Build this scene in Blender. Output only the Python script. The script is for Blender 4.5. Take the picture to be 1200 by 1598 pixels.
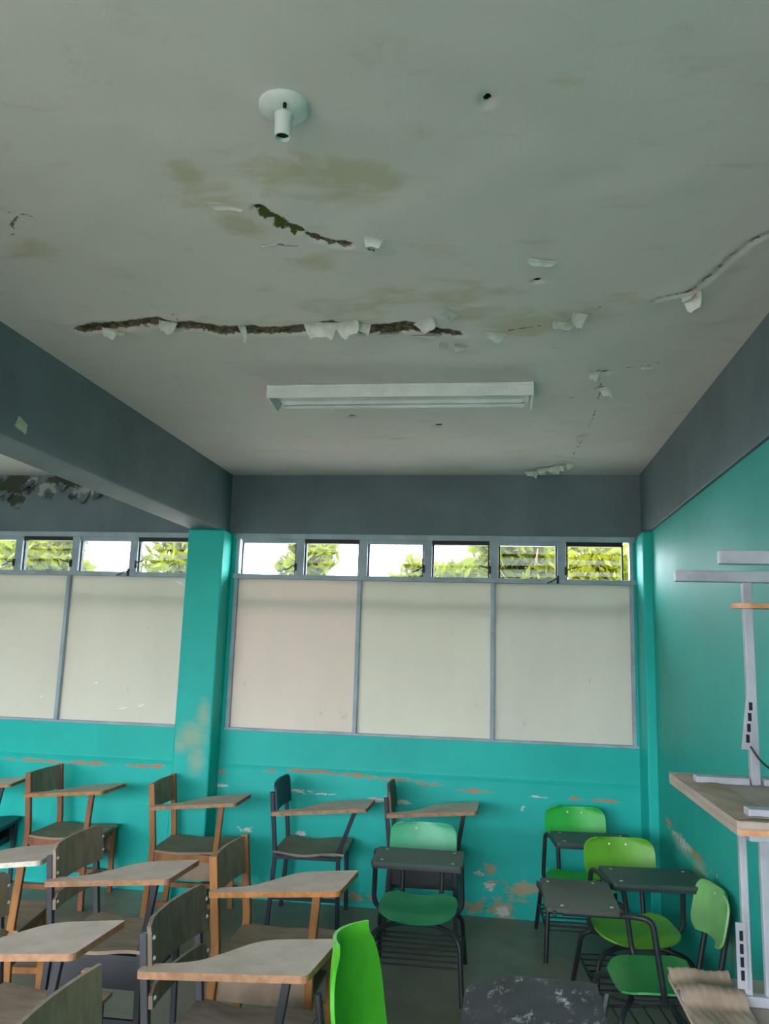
import bpy, math, random
import numpy as np
from mathutils import Vector, Matrix

for o in list(bpy.data.objects):
    bpy.data.objects.remove(o)
random.seed(7)
RNG = np.random.default_rng(7)
SC = bpy.context.scene
COL = SC.collection

# ------------------------------------------------------------------ camera
def make_camera():
    f, yaw, pitch, roll = 1248.386, math.radians(8.338), math.radians(9.623), math.radians(1.745)
    cy, sy = math.cos(yaw), math.sin(yaw)
    fw = Vector((-sy * math.cos(pitch), cy * math.cos(pitch), math.sin(pitch)))
    r0 = Vector((cy, sy, 0)); u0 = r0.cross(fw)
    r = math.cos(roll) * r0 + math.sin(roll) * u0
    u = -math.sin(roll) * r0 + math.cos(roll) * u0
    m = Matrix(((r.x, u.x, -fw.x, 0), (r.y, u.y, -fw.y, -5.681), (r.z, u.z, -fw.z, 1.725), (0, 0, 0, 1)))
    cd = bpy.data.cameras.new('camera')
    cd.sensor_fit = 'VERTICAL'; cd.sensor_height = 24; cd.lens = f / 1598 * 24
    cd.clip_start = .02
    co = bpy.data.objects.new('camera', cd); COL.objects.link(co)
    co.matrix_world = m
    SC.camera = co
make_camera()

# ------------------------------------------------------------------ sky, sun, exposure
SC.view_settings.view_transform = 'Standard'
SC.view_settings.look = 'None'
SC.view_settings.exposure = 1.5
SC.view_settings.gamma = 1
SC.view_settings.use_curve_mapping = False
W = bpy.data.worlds.new('sky'); SC.world = W; W.use_nodes = True
bg = W.node_tree.nodes['Background']
bg.inputs['Color'].default_value = (.90, .965, 1.06, 1)
bg.inputs['Strength'].default_value = 8.0
sl = bpy.data.lights.new('sun', 'SUN'); sl.energy = 5.0; sl.angle = .02; sl.color = (1, .95, .86)
so = bpy.data.objects.new('sun', sl); COL.objects.link(so)
so.rotation_euler = Vector((.35, .40, -1)).to_track_quat('-Z', 'Y').to_euler()

# openings of the wall behind the camera: (x0, x1, z0, z1)
REAR = [(-7.9, -5.5, .55, 2.6), (-5.0, -2.5, .55, 2.6), (-2.0, .3, .55, 2.6)]
YR = -8.4
def portal(x, y, z, sx, sz, ry):
    l = bpy.data.lights.new('portal', 'AREA'); l.shape = 'RECTANGLE'; l.size = sx; l.size_y = sz
    l.cycles.is_portal = True
    o = bpy.data.objects.new('window_portal', l); COL.objects.link(o)
    o.location = (x, y, z); o.rotation_euler = (ry, 0, 0)
for a, b, c, d in REAR:
    portal((a + b) / 2, YR - .05, (c + d) / 2, b - a, d - c, math.radians(90))
portal(-.51, .12, 2.36, 2.8, .3, math.radians(-90))
portal(-3.7, .12, 2.36, 2.8, .3, math.radians(-90))

# ------------------------------------------------------------------ materials
def rgb(r, g, b):
    def l(c):
        c /= 255
        return c / 12.92 if c <= .04045 else ((c + .055) / 1.055) ** 2.4
    return (l(r), l(g), l(b), 1)

class N:
    """small node helper"""
    def __init__(s, name):
        s.m = bpy.data.materials.new(name); s.m.use_nodes = True
        s.t = s.m.node_tree; s.b = s.t.nodes['Principled BSDF']; s.out = s.t.nodes['Material Output']
        s.tc = None
    def n(s, t, **k):
        x = s.t.nodes.new(t)
        for a, v in k.items():
            setattr(x, a, v)
        return x
    def l(s, a, b): s.t.links.new(a, b)
    def coord(s):
        if not s.tc: s.tc = s.n('ShaderNodeTexCoord')
        return s.tc.outputs['Object']
    def noise(s, scale, detail=4, rough=.6, stretch=(1, 1, 1), dist=0):
        x = s.n('ShaderNodeTexNoise'); x.inputs['Scale'].default_value = scale
        x.inputs['Detail'].default_value = detail; x.inputs['Roughness'].default_value = rough
        x.inputs['Distortion'].default_value = dist
        if stretch != (1, 1, 1):
            mp = s.n('ShaderNodeMapping'); mp.inputs['Scale'].default_value = stretch
            s.l(s.coord(), mp.inputs['Vector']); s.l(mp.outputs[0], x.inputs['Vector'])
        else:
            s.l(s.coord(), x.inputs['Vector'])
        return x.outputs['Fac']
    def ramp(s, fac, a, b):
        x = s.n('ShaderNodeMapRange'); x.inputs['From Min'].default_value = a; x.inputs['From Max'].default_value = b
        s.l(fac, x.inputs['Value']); return x.outputs[0]
    def math(s, op, a, b):
        x = s.n('ShaderNodeMath', operation=op)
        for i, v in enumerate((a, b)):
            if isinstance(v, (int, float)): x.inputs[i].default_value = v
            else: s.l(v, x.inputs[i])
        return x.outputs[0]
    def mix(s, fac, a, b):
        x = s.n('ShaderNodeMix', data_type='RGBA')
        if isinstance(fac, (int, float)): x.inputs[0].default_value = fac
        else: s.l(fac, x.inputs[0])
        for i, v in ((6, a), (7, b)):
            if isinstance(v, tuple): x.inputs[i].default_value = v
            else: s.l(v, x.inputs[i])
        return x.outputs[2]
    def attr(s, name):
        x = s.n('ShaderNodeAttribute'); x.attribute_name = name; return x.outputs['Fac']
    def bump(s, h, strength=.3, dist=.01):
        x = s.n('ShaderNodeBump'); x.inputs['Strength'].default_value = strength; x.inputs['Distance'].default_value = dist
        s.l(h, x.inputs['Height']); s.l(x.outputs[0], s.b.inputs['Normal'])
    def fin(s, col, rough=.6, metal=0, spec=.4):
        if isinstance(col, tuple): s.b.inputs['Base Color'].default_value = col
        else: s.l(col, s.b.inputs['Base Color'])
        if isinstance(rough, (int, float)): s.b.inputs['Roughness'].default_value = rough
        else: s.l(rough, s.b.inputs['Roughness'])
        s.b.inputs['Metallic'].default_value = metal
        s.b.inputs['Specular IOR Level'].default_value = spec
        return s.m

def simple(name, c1, c2=None, scale=8, rough=.6, metal=0, bump=0, stretch=(1, 1, 1), lo=.4, hi=.65, spec=.4):
    k = N(name)
    if c2 is None:
        c2 = tuple(x * .8 for x in c1[:3]) + (1,)
    nz = k.noise(scale, 5, .6, stretch)
    c = k.mix(k.ramp(nz, lo, hi), c1, c2)
    if bump: k.bump(nz, bump, .004)
    return k.fin(c, rough, metal, spec)

def worn(name, base, chip, scale=30, thr=.66, rough=.45, metal=0, base2=None):
    """paint with chipped spots"""
    k = N(name)
    if base2 is None: base2 = tuple(x * .75 for x in base[:3]) + (1,)
    c = k.mix(k.ramp(k.noise(6), .4, .65), base, base2)
    c = k.mix(k.ramp(k.noise(scale, 6, .7), thr, thr + .04), c, chip)
    return k.fin(c, rough, metal, .4)

def painted_wall(name, base, base2, extra=True):
    k = N(name)
    c = k.mix(k.ramp(k.noise(1.3, 5), .35, .65), base, base2)
    c = k.mix(k.ramp(k.noise(5, 6, .7, (.35, 1, 1.4)), .60, .80), c, tuple(x * .72 for x in base[:3]) + (1,))
    nz = k.noise(30, 8, .72, (.5, 1, 1.2))
    if extra:
        for at, col in (('dirt', rgb(166, 176, 146)), ('sand', rgb(172, 162, 128)), ('white', rgb(205, 205, 198)), ('orange', rgb(188, 132, 100))):
            soft = at == 'dirt'
            f = k.ramp(k.math('ADD', k.attr(at), k.math('MULTIPLY', k.math('SUBTRACT', nz, .5), .9 if soft else 3.2)), .15 if soft else .46, 1.0 if soft else .62)
            if not soft: f = k.math('MULTIPLY', f, k.ramp(k.attr(at), 0, .25))
            c = k.mix(f, c, col)
    sp = k.ramp(k.noise(70, 3, .5), .74, .77)
    c = k.mix(k.math('MULTIPLY', sp, .45), c, rgb(170, 215, 205))
    k.bump(nz, .12, .004)
    return k.fin(c, .5, 0, .3)

M = {}
TEAL, TEAL2 = rgb(30, 192, 180), rgb(22, 176, 165)
M['teal'] = painted_wall('teal_wall_paint', TEAL, TEAL2)
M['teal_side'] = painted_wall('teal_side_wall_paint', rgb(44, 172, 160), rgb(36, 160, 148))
def grey_paint():
    k = N('grey_beam_paint')
    c = k.mix(k.ramp(k.noise(2.5, 6), .35, .65), rgb(110, 122, 128), rgb(98, 109, 115))
    c = k.mix(k.ramp(k.noise(9, 6, .7), .68, .72), c, rgb(126, 136, 132))
    nz = k.noise(18, 6, .7)
    f = k.ramp(k.math('ADD', k.attr('mould'), k.math('MULTIPLY', k.math('SUBTRACT', nz, .5), 2.4)), .45, .6)
    c = k.mix(f, c, rgb(60, 64, 54))
    f = k.ramp(k.math('ADD', k.attr('pale'), k.math('MULTIPLY', k.math('SUBTRACT', nz, .5), 2.4)), .45, .6)
    c = k.mix(f, c, rgb(150, 155, 145))
    k.bump(nz, .25, .006)
    return k.fin(c, .6, 0, .3)
M['grey'] = grey_paint()
def ceiling_paint():
    k = N('ceiling_paint')
    c = k.mix(k.ramp(k.noise(.8, 5), .35, .65), rgb(232, 220, 213), rgb(221, 209, 202))
    c = k.mix(k.math('MULTIPLY', k.ramp(k.noise(7, 6, .7), .62, .72), .25), c, rgb(178, 180, 168))
    nz = k.noise(7, 8, .62, (.7, 1.3, 1), .6); nf = k.noise(40, 8, .75)
    f = k.ramp(k.math('ADD', k.attr('stain'), k.math('MULTIPLY', k.math('SUBTRACT', nz, .5), 3.4)), .25, 1.0)
    c = k.mix(k.math('MULTIPLY', f, .6), c, rgb(196, 180, 142))
    f = k.ramp(k.math('ADD', k.attr('hair'), k.math('MULTIPLY', k.math('SUBTRACT', nf, .5), 1.4)), .55, .75)
    c = k.mix(f, c, rgb(98, 98, 88))
    cr = k.mix(k.ramp(nf, .42, .6), rgb(58, 48, 34), rgb(138, 122, 98))
    f = k.ramp(k.math('ADD', k.attr('crack'), k.math('MULTIPLY', k.math('SUBTRACT', nf, .5), 2.2)), .50, .60)
    c = k.mix(f, c, cr)
    f = k.ramp(k.math('ADD', k.attr('moss'), k.math('MULTIPLY', k.math('SUBTRACT', nf, .5), 1.6)), .45, .6)
    c = k.mix(f, c, rgb(88, 96, 40))
    f = k.ramp(k.attr('hole'), .45, .55)
    c = k.mix(f, c, rgb(24, 22, 20))
    k.bump(k.noise(5, 7, .55, (1, .5, 1)), .35, .02)
    return k.fin(c, .65, 0, .25)
M['ceiling'] = ceiling_paint()
M['flake'] = simple('peeled_paint', rgb(224, 222, 214), rgb(196, 192, 180), 20, .6)
M['bright_white'] = simple('painted_light_white', rgb(250, 250, 246), rgb(244, 244, 240), 20, .6)  # near-white colour standing in for daylight through the board holes
M['floor'] = simple('polished_concrete_floor', rgb(150, 140, 128), rgb(124, 116, 106), 2.2, .38, 0, .05)
M['frame'] = worn('grey_blue_metal_frame', rgb(166, 179, 189), rgb(196, 196, 192), 26, .70, .45)
M['handle'] = simple('dark_handle_metal', rgb(46, 48, 48), None, 20, .5, .4)
def board(name, c1, c2):
    k = N(name)
    c = k.mix(k.ramp(k.noise(1.6, 6, .6, (1.4, 1, .5)), .3, .7), c1, c2)
    c = k.mix(k.math('MULTIPLY', k.ramp(k.noise(14, 5, .7, (1, 1, .5)), .66, .74), .35), c, rgb(150, 140, 118))
    c = k.mix(k.ramp(k.noise(30, 3, .6), .76, .79), c, rgb(120, 108, 92))
    k.fin(c, .6, 0, .25)
    tr = k.n('ShaderNodeBsdfTranslucent'); k.l(c, tr.inputs['Color'])
    mx = k.n('ShaderNodeMixShader'); mx.inputs[0].default_value = .15
    k.l(k.b.outputs[0], mx.inputs[1]); k.l(tr.outputs[0], mx.inputs[2]); k.l(mx.outputs[0], k.out.inputs['Surface'])
    return k.m
M['board_pink'] = board('pinkish_window_board', rgb(226, 214, 203), rgb(218, 207, 196))
M['board_cream'] = board('cream_window_board', rgb(222, 218, 206), rgb(214, 209, 196))
M['board_green'] = board('greenish_window_board', rgb(215, 212, 201), rgb(207, 203, 191))
def glass():
    k = N('louver_glass')
    tp = k.n('ShaderNodeBsdfTransparent'); tp.inputs[0].default_value = (.93, .97, .95, 1)
    gl = k.n('ShaderNodeBsdfGlossy'); gl.inputs['Roughness'].default_value = .08
    tl = k.n('ShaderNodeBsdfTranslucent'); tl.inputs[0].default_value = (.9, .92, .9, 1)
    m1 = k.n('ShaderNodeMixShader'); m1.inputs[0].default_value = .03
    m2 = k.n('ShaderNodeMixShader'); m2.inputs[0].default_value = .015
    k.l(tp.outputs[0], m1.inputs[1]); k.l(gl.outputs[0], m1.inputs[2])
    k.l(m1.outputs[0], m2.inputs[1]); k.l(tl.outputs[0], m2.inputs[2]); k.l(m2.outputs[0], k.out.inputs['Surface'])
    return k.m
M['glass'] = glass()
M['lamp_white'] = simple('white_enamel', rgb(228, 230, 226), rgb(208, 210, 204), 6, .4)
M['tube'] = simple('lamp_tube_glass', rgb(226, 230, 228), None, 3, .2)
M['black'] = simple('black_pit', rgb(20, 20, 18), None, 5, .8)
M['brass'] = simple('socket_inside', rgb(96, 84, 50), None, 9, .5, .3)
M['wood'] = simple('varnished_orange_wood', rgb(164, 108, 54), rgb(126, 78, 38), 14, .45, 0, .1, (1, 1, .25))
M['wood_red'] = simple('reddish_varnished_wood', rgb(148, 88, 50), rgb(114, 66, 38), 14, .45, 0, .1, (1, 1, .25))
M['plank'] = simple('dusty_brown_board', rgb(152, 130, 110), rgb(128, 108, 90), 7, .6, 0, .05, (1, 3, 1))
M['navy_board'] = simple('navy_painted_board', rgb(44, 56, 84), rgb(36, 44, 62), 7, .5)
M['plank_dark'] = simple('dark_brown_board', rgb(118, 100, 85), rgb(95, 80, 68), 9, .55, 0, .05, (1, 3, 1))
M['tablet'] = simple('dusty_tablet_laminate', rgb(198, 178, 164), rgb(178, 160, 146), 9, .55, 0, .05)
M['edge'] = simple('bare_tablet_edge', rgb(180, 132, 98), rgb(148, 104, 76), 25, .6)
M['edge_orange'] = simple('orange_wood_tablet_edge', rgb(190, 126, 64), rgb(158, 98, 48), 25, .5)
M['edge_white'] = simple('white_edge_band', rgb(222, 214, 198), rgb(196, 182, 160), 25, .5)
M['metal'] = worn('black_painted_steel', rgb(46, 47, 50), rgb(150, 148, 144), 34, .73, .42)
M['metal_grey'] = worn('dark_grey_painted_steel', rgb(60, 60, 64), rgb(150, 148, 144), 34, .70, .42)
M['metal_navy'] = worn('navy_black_painted_steel', rgb(34, 42, 56), rgb(190, 190, 190), 30, .74, .4)
M['rivet'] = simple('bright_rivet', rgb(220, 220, 214), None, 5, .35, .5)
def plastic(name, c):
    k = N(name)
    col = k.mix(k.ramp(k.noise(7, 5), .35, .7), c, tuple(x * .78 for x in c[:3]) + (1,))
    col = k.mix(k.math('MULTIPLY', k.ramp(k.noise(60, 3, .7, (1, .3, 1)), .68, .76), .35), col, rgb(220, 225, 200))
    return k.fin(col, .42, 0, .45)
M['emerald'] = plastic('emerald_plastic', rgb(46, 158, 104))
M['emerald_pale'] = plastic('pale_emerald_plastic', rgb(84, 184, 136))
M['vivid'] = plastic('vivid_green_plastic', rgb(54, 190, 72))
M['lime'] = plastic('lime_green_plastic', rgb(104, 172, 44))
M['leafgreen'] = plastic('leaf_green_plastic', rgb(62, 162, 84))
M['palegreen'] = plastic('faded_green_plastic', rgb(134, 192, 118))
M['bright'] = plastic('bright_green_plastic', rgb(92, 196, 44))
M['desk_dark'] = worn('dark_green_black_desk_top', rgb(50, 72, 64), rgb(120, 130, 122), 40, .72, .45)
M['desk_olive'] = worn('dark_olive_desk_top', rgb(66, 68, 58), rgb(110, 110, 100), 40, .74, .45)
def scratched():
    k = N('scratched_dark_desk_top')
    c = k.mix(k.ramp(k.noise(5, 6), .4, .65), rgb(70, 70, 76), rgb(50, 50, 56))
    reg = k.ramp(k.noise(5.5, 3, .5), .44, .60)
    sc = k.ramp(k.noise(28, 6, .75, (1.0, .35, 1)), .54, .62)
    c = k.mix(k.math('MULTIPLY', reg, sc), c, rgb(200, 200, 204))
    return k.fin(c, .65, 0, .2)
M['desk_scratched'] = scratched()
M['kraft'] = simple('brown_kraft_paper', rgb(176, 152, 134), rgb(152, 128, 110), 6, .75, 0, .15)
M['hardboard'] = simple('brown_hardboard', rgb(182, 160, 146), rgb(162, 140, 126), 4, .65, 0, .05)
M['laminate_edge'] = simple('peach_edge_band', rgb(222, 158, 116), rgb(198, 130, 92), 16, .5)
M['steel_light'] = worn('light_grey_painted_steel', rgb(178, 176, 184), rgb(126, 116, 110), 22, .72, .42)
M['cable'] = simple('black_cable_rubber', rgb(26, 26, 28), None, 5, .5)
M['ground'] = simple('dry_ground', rgb(128, 122, 114), rgb(112, 106, 98), 1.2, .9)
def leaf():
    k = N('sunlit_leaves')
    c = k.mix(k.ramp(k.noise(2.0, 3), .35, .65), rgb(98, 101, 26), rgb(70, 77, 20))
    k.fin(c, .7, 0, 0)
    tr = k.n('ShaderNodeBsdfTranslucent'); k.l(c, tr.inputs['Color'])
    mx = k.n('ShaderNodeMixShader'); mx.inputs[0].default_value = .5
    k.l(k.b.outputs[0], mx.inputs[1]); k.l(tr.outputs[0], mx.inputs[2]); k.l(mx.outputs[0], k.out.inputs['Surface'])
    return k.m
M['leaf'] = leaf()
M['bark'] = simple('tree_bark', rgb(112, 92, 76), None, 12, .9)
M['concrete'] = simple('roof_concrete', rgb(150, 148, 140), None, 3, .9)
M['sticker'] = simple('pale_paper_scrap', rgb(196, 198, 178), None, 20, .7)

# ------------------------------------------------------------------ mesh building
class MB:
    def __init__(s): s.v = []; s.f = []; s.sm = []; s.mi = []
    def add(s, vs, fs, smooth=False, mi=0):
        n = len(s.v); s.v += [tuple(v) for v in vs]
        for f in fs:
            s.f.append([i + n for i in f]); s.sm.append(smooth); s.mi.append(mi)
        return s
    def box(s, x0, x1, y0, y1, z0, z1, mi=0):
        vs = [(x, y, z) for z in (z0, z1) for y in (y0, y1) for x in (x0, x1)]
        return s.add(vs, [(0, 2, 3, 1), (4, 5, 7, 6), (0, 1, 5, 4), (2, 6, 7, 3), (0, 4, 6, 2), (1, 3, 7, 5)], mi=mi)
    def bars(s, pts, w, h, side=(0, 1, 0), mi=0):
        """rectangular bar swept along pts; w along side, h across"""
        pts = [Vector(p) for p in pts]; side = Vector(side).normalized(); rings = []
        for i, p in enumerate(pts):
            d = (pts[min(i + 1, len(pts) - 1)] - pts[max(i - 1, 0)]).normalized()
            n = d.cross(side).normalized()
            rings += [p + side * (a * w / 2) + n * (b * h / 2) for a, b in ((-1, -1), (1, -1), (1, 1), (-1, 1))]
        fs = [(3, 2, 1, 0)]
        for i in range(len(pts) - 1):
            for k in range(4):
                fs.append((4 * i + k, 4 * i + (k + 1) % 4, 4 * i + 4 + (k + 1) % 4, 4 * i + 4 + k))
        e = 4 * (len(pts) - 1); fs.append((e, e + 1, e + 2, e + 3))
        return s.add(rings, fs, mi=mi)
    def tube(s, pts, r, n=8, mi=0):
        pts = [Vector(p) for p in pts]; vs = []; fs = []
        d0 = (pts[1] - pts[0]).normalized()
        a = d0.orthogonal().normalized()
        for i, p in enumerate(pts):
            d = (pts[min(i + 1, len(pts) - 1)] - pts[max(i - 1, 0)]).normalized()
            a = (a - d * a.dot(d)).normalized(); b = d.cross(a)
            rr = r[i] if isinstance(r, (list, tuple)) else r
            vs += [p + a * math.cos(2 * math.pi * k / n) * rr + b * math.sin(2 * math.pi * k / n) * rr for k in range(n)]
        for i in range(len(pts) - 1):
            for k in range(n):
                fs.append((i * n + k, i * n + (k + 1) % n, (i + 1) * n + (k + 1) % n, (i + 1) * n + k))
        s.add(vs, fs, True, mi)
        s.add(vs[:n], [tuple(range(n - 1, -1, -1))], mi=mi); s.add(vs[-n:], [tuple(range(n))], mi=mi)
        return s
    def prism(s, outline, z0, z1, fz=None, edge_mi=0):
        """outline (x, y) ccw; fz(x, y) adds to z"""
        n = len(outline); fz = fz or (lambda x, y: 0)
        vs = [(x, y, z0 + fz(x, y)) for x, y in outline] + [(x, y, z1 + fz(x, y)) for x, y in outline]
        s.add(vs, [tuple(range(n - 1, -1, -1)), tuple(range(n, 2 * n))])
        s.add(vs, [(i, (i + 1) % n, n + (i + 1) % n, n + i) for i in range(n)], mi=edge_mi)
        return s
    def sheet(s, P, nu, nv, th, smooth=True, mi=0):
        """P(i, j) -> point, normal offset by th; closed slab"""
        a = [[Vector(P(i / nu, j / nv)) for j in range(nv + 1)] for i in range(nu + 1)]
        top = []; bot = []
        for i in range(nu + 1):
            for j in range(nv + 1):
                du = a[min(i + 1, nu)][j] - a[max(i - 1, 0)][j]; dv = a[i][min(j + 1, nv)] - a[i][max(j - 1, 0)]
                nn = du.cross(dv)
                nn = nn.normalized() if nn.length > 1e-12 else Vector((0, 0, 1))
                top.append(a[i][j]); bot.append(a[i][j] - nn * th)
        q = lambda i, j: i * (nv + 1) + j
        K = (nu + 1) * (nv + 1); fs = []
        for i in range(nu):
            for j in range(nv):
                f = (q(i, j), q(i + 1, j), q(i + 1, j + 1), q(i, j + 1))
                fs.append(f); fs.append(tuple(K + k for k in reversed(f)))
        s.add(top + bot, fs, smooth, mi)
        e = []
        for i in range(nu):
            e += [(q(i, 0), K + q(i, 0), K + q(i + 1, 0), q(i + 1, 0)), (q(i, nv), q(i + 1, nv), K + q(i + 1, nv), K + q(i, nv))]
        for j in range(nv):
            e += [(q(0, j), q(0, j + 1), K + q(0, j + 1), K + q(0, j)), (q(nu, j), K + q(nu, j), K + q(nu, j + 1), q(nu, j + 1))]
        s.add(top + bot, e, False, mi)
        return s
    def lathe(s, prof, c=(0, 0, 0), n=28):
        vs = []; fs = []
        for r, z in prof:
            vs += [(c[0] + r * math.cos(2 * math.pi * k / n), c[1] + r * math.sin(2 * math.pi * k / n), c[2] + z) for k in range(n)]
        for i in range(len(prof) - 1):
            for k in range(n):
                fs.append((i * n + k, i * n + (k + 1) % n, (i + 1) * n + (k + 1) % n, (i + 1) * n + k))
        return s.add(vs, fs, True)
    def build(s, name, mats, parent=None, bevel=0, seg=2):
        me = bpy.data.meshes.new(name); me.from_pydata(s.v, [], s.f)
        me.polygons.foreach_set('use_smooth', s.sm); me.polygons.foreach_set('material_index', s.mi)
        for m in (mats if isinstance(mats, (list, tuple)) else [mats]): me.materials.append(m)
        me.update()
        o = bpy.data.objects.new(name, me); COL.objects.link(o)
        if parent: o.parent = parent
        if bevel:
            b = o.modifiers.new('bevel', 'BEVEL'); b.width = bevel; b.segments = seg; b.limit_method = 'ANGLE'
            b.angle_limit = math.radians(40)
        return o

def fillet(pts, r, n=6):
    pts = [Vector(p) for p in pts]; out = [pts[0]]
    for i in range(1, len(pts) - 1):
        a, b, c = pts[i - 1], pts[i], pts[i + 1]
        d1 = (a - b); d2 = (c - b); t = min(r, d1.length * .48, d2.length * .48)
        p, q = b + d1.normalized() * t, b + d2.normalized() * t
        for k in range(n + 1):
            u = k / n
            out.append((1 - u) ** 2 * p + 2 * u * (1 - u) * b + u * u * q)
    out.append(pts[-1]); return out

def round_poly(pts, r, n=5):
    """ccw 2d polygon with rounded corners; r single or per corner"""
    out = []; k = len(pts)
    for i in range(k):
        a, b, c = (Vector(pts[(i + j) % k]) for j in (-1, 0, 1))
        rr = r[i] if isinstance(r, (list, tuple)) else r
        d1, d2 = a - b, c - b; t = min(rr, d1.length * .48, d2.length * .48)
        p, q = b + d1.normalized() * t, b + d2.normalized() * t
        for m in range(n + 1):
            u = m / n
            w = (1 - u) ** 2 * p + 2 * u * (1 - u) * b + u * u * q
            out.append((w.x, w.y))
    return out

def empty(name, loc, rz=0):
    o = bpy.data.objects.new(name, None); COL.objects.link(o)
    o.location = loc; o.rotation_euler = (0, 0, rz); o.empty_display_size = .1
    return o
def tag(o, label, cat, group=None):
    o['label'] = label; o['category'] = cat
    if group: o['group'] = group
    return o
def struct(o, label=None):
    o['kind'] = 'structure'
    if label: o['label'] = label
    return o
def dup(o, parent):
    c = o.copy(); COL.objects.link(c); c.parent = parent; return c

# ------------------------------------------------------------------ room dimensions
XL, XR, XWALL, H = -1.995, .967, .985, 2.974      # bay between the two beams; right wall; ceiling
ZB = 2.53                                          # underside of the beams
SILL, TRANS = 1.126, 2.196
XFAR = -8.2

def grid_mesh(name, us, vs, fn, mat, attrs=None, flip=False):
    """fn(U, V arrays) -> xyz arrays"""
    U, V = np.meshgrid(us, vs, indexing='ij')
    P = np.stack(fn(U, V), -1).reshape(-1, 3)
    nu, nv = len(us), len(vs)
    I = np.arange(nu * nv).reshape(nu, nv)
    q = np.stack([I[:-1, :-1], I[1:, :-1], I[1:, 1:], I[:-1, 1:]], -1).reshape(-1, 4)
    if flip: q = q[:, ::-1]
    me = bpy.data.meshes.new(name)
    me.vertices.add(len(P)); me.vertices.foreach_set('co', P.astype(np.float32).ravel())
    me.loops.add(q.size); me.loops.foreach_set('vertex_index', q.astype(np.int32).ravel())
    me.polygons.add(len(q)); me.polygons.foreach_set('loop_start', np.arange(0, q.size, 4, dtype=np.int32))
    me.polygons.foreach_set('loop_total', np.full(len(q), 4, np.int32))
    me.polygons.foreach_set('use_smooth', np.ones(len(q), bool))
    me.materials.append(mat)
    me.update(calc_edges=True)
    for k, a in (attrs or {}).items():
        at = me.attributes.new(k, 'FLOAT', 'POINT'); at.data.foreach_set('value', a(U, V).astype(np.float32).ravel())
    o = bpy.data.objects.new(name, me); COL.objects.link(o)
    return o

def seg_dist(U, V, poly):
    d = np.full(U.shape, 9.)
    for (ax, ay), (bx, by) in zip(poly[:-1], poly[1:]):
        dx, dy = bx - ax, by - ay; L = dx * dx + dy * dy
        t = np.clip(((U - ax) * dx + (V - ay) * dy) / L, 0, 1)
        d = np.minimum(d, np.hypot(U - ax - t * dx, V - ay - t * dy))
    return d
def blobs(lst):
    def f(U, V):
        r = np.zeros(U.shape)
        for x, y, rx, ry, s in lst:
            r = np.maximum(r, s * np.clip(1.25 - np.hypot((U - x) / rx, (V - y) / ry), 0, 1))
        return r
    return f

# floor, outside ground, roof
struct(MB().box(XFAR - .2, XWALL + .2, YR - .1, .06, -.2, 0).build('floor', M['floor']))
struct(MB().box(-40, 40, -50, 40, -.6, -.2).build('ground', M['ground']))
struct(MB().box(-30, 30, -30.3, -30, -.2, 3.2).build('wall_sky_blocker', M['concrete']))  # unseen wall added to block low sky light from the rear openings
struct(MB().box(XFAR - .6, XWALL + .8, YR - 1.6, .9, H + .05, H + .25).build('roof', M['concrete']))

# ceiling of the main bay with the cracks in it
CRACK_A = [(-1.70, -2.789), (-1.595, -2.814), (-1.482, -2.82), (-1.34, -2.85), (-1.301, -2.801), (-1.196, -2.793), (-1.123, -2.736),
           (-1.027, -2.743), (-.9, -2.721), (-.765, -2.731), (-.654, -2.762), (-.56, -2.717), (-.458, -2.71), (-.354, -2.729), (-.257, -2.677), (-.178, -2.639)]
CRACK_B = [(-.691, -3.635), (-.661, -3.573), (-.627, -3.516), (-.555, -3.441), (-.473, -3.394)]
CRACK_C = [(.54, -2.90), (.565, -2.921), (.644, -2.957), (.676, -3.042), (.706, -3.163), (.74, -3.284), (.79, -3.36), (.96, -3.45)]
HAIRS = [[(.425, -2.179), (.466, -1.975), (.49, -1.564), (.483, -1.058), (.462, -.591)], [(.325, -1.787), (.416, -1.803)],
         [(.606, -2.218), (.694, -2.252)], [(.25, -2.74), (.326, -2.79), (.364, -2.855)], [(.03, -2.66), (.25, -2.73)], [(-.71, -3.42), (-.62, -3.40)],
         [(-1.63, -3.70), (-1.50, -3.66), (-1.40, -3.63)], [(-1.44, -3.64), (-1.50, -3.58), (-1.52, -3.53), (-1.58, -3.51)],
         [(-.45, -3.39), (-.40, -3.35), (-.40, -3.31)], [(.43, -2.19), (.60, -2.22)], [(-1.29, -2.80), (-1.24, -2.90), (-1.28, -2.93)]]
wob = lambda U, V, a: a * (np.sin(U * 61 + 3 * np.sin(V * 47)) + np.sin(V * 83 + U * 29) + .7 * np.sin(U * 157))
def crackA(U, V):
    d = seg_dist(U, V, CRACK_A) + wob(U, V, .004)
    w = np.interp(U, [-1.72, -1.6, -1.35, -1.1, -.9, -.6, -.4, -.25, -.17], [.016, .026, .020, .034, .030, .032, .040, .022, .010])
    return np.clip(1 - (d - w * .75) / .034, 0, 1.2)
def crackB(U, V):
    d = seg_dist(U, V, CRACK_B) + wob(U, V, .003)
    return np.clip(1 - (d - .008) / .012, 0, 1)
def crackC(U, V):
    return np.clip(1 - (seg_dist(U, V, CRACK_C) + wob(U, V, .002) - .002) / .010, 0, 1)
def crk(U, V): return np.maximum(crackA(U, V), crackB(U, V) * .9)
def hair(U, V):
    r = crackC(U, V) * .75
    for p in HAIRS: r = np.maximum(r, .8 * np.clip(1 - (seg_dist(U, V, p) + wob(U, V, .002) - .001) / .011, 0, 1))
    return r
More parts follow.
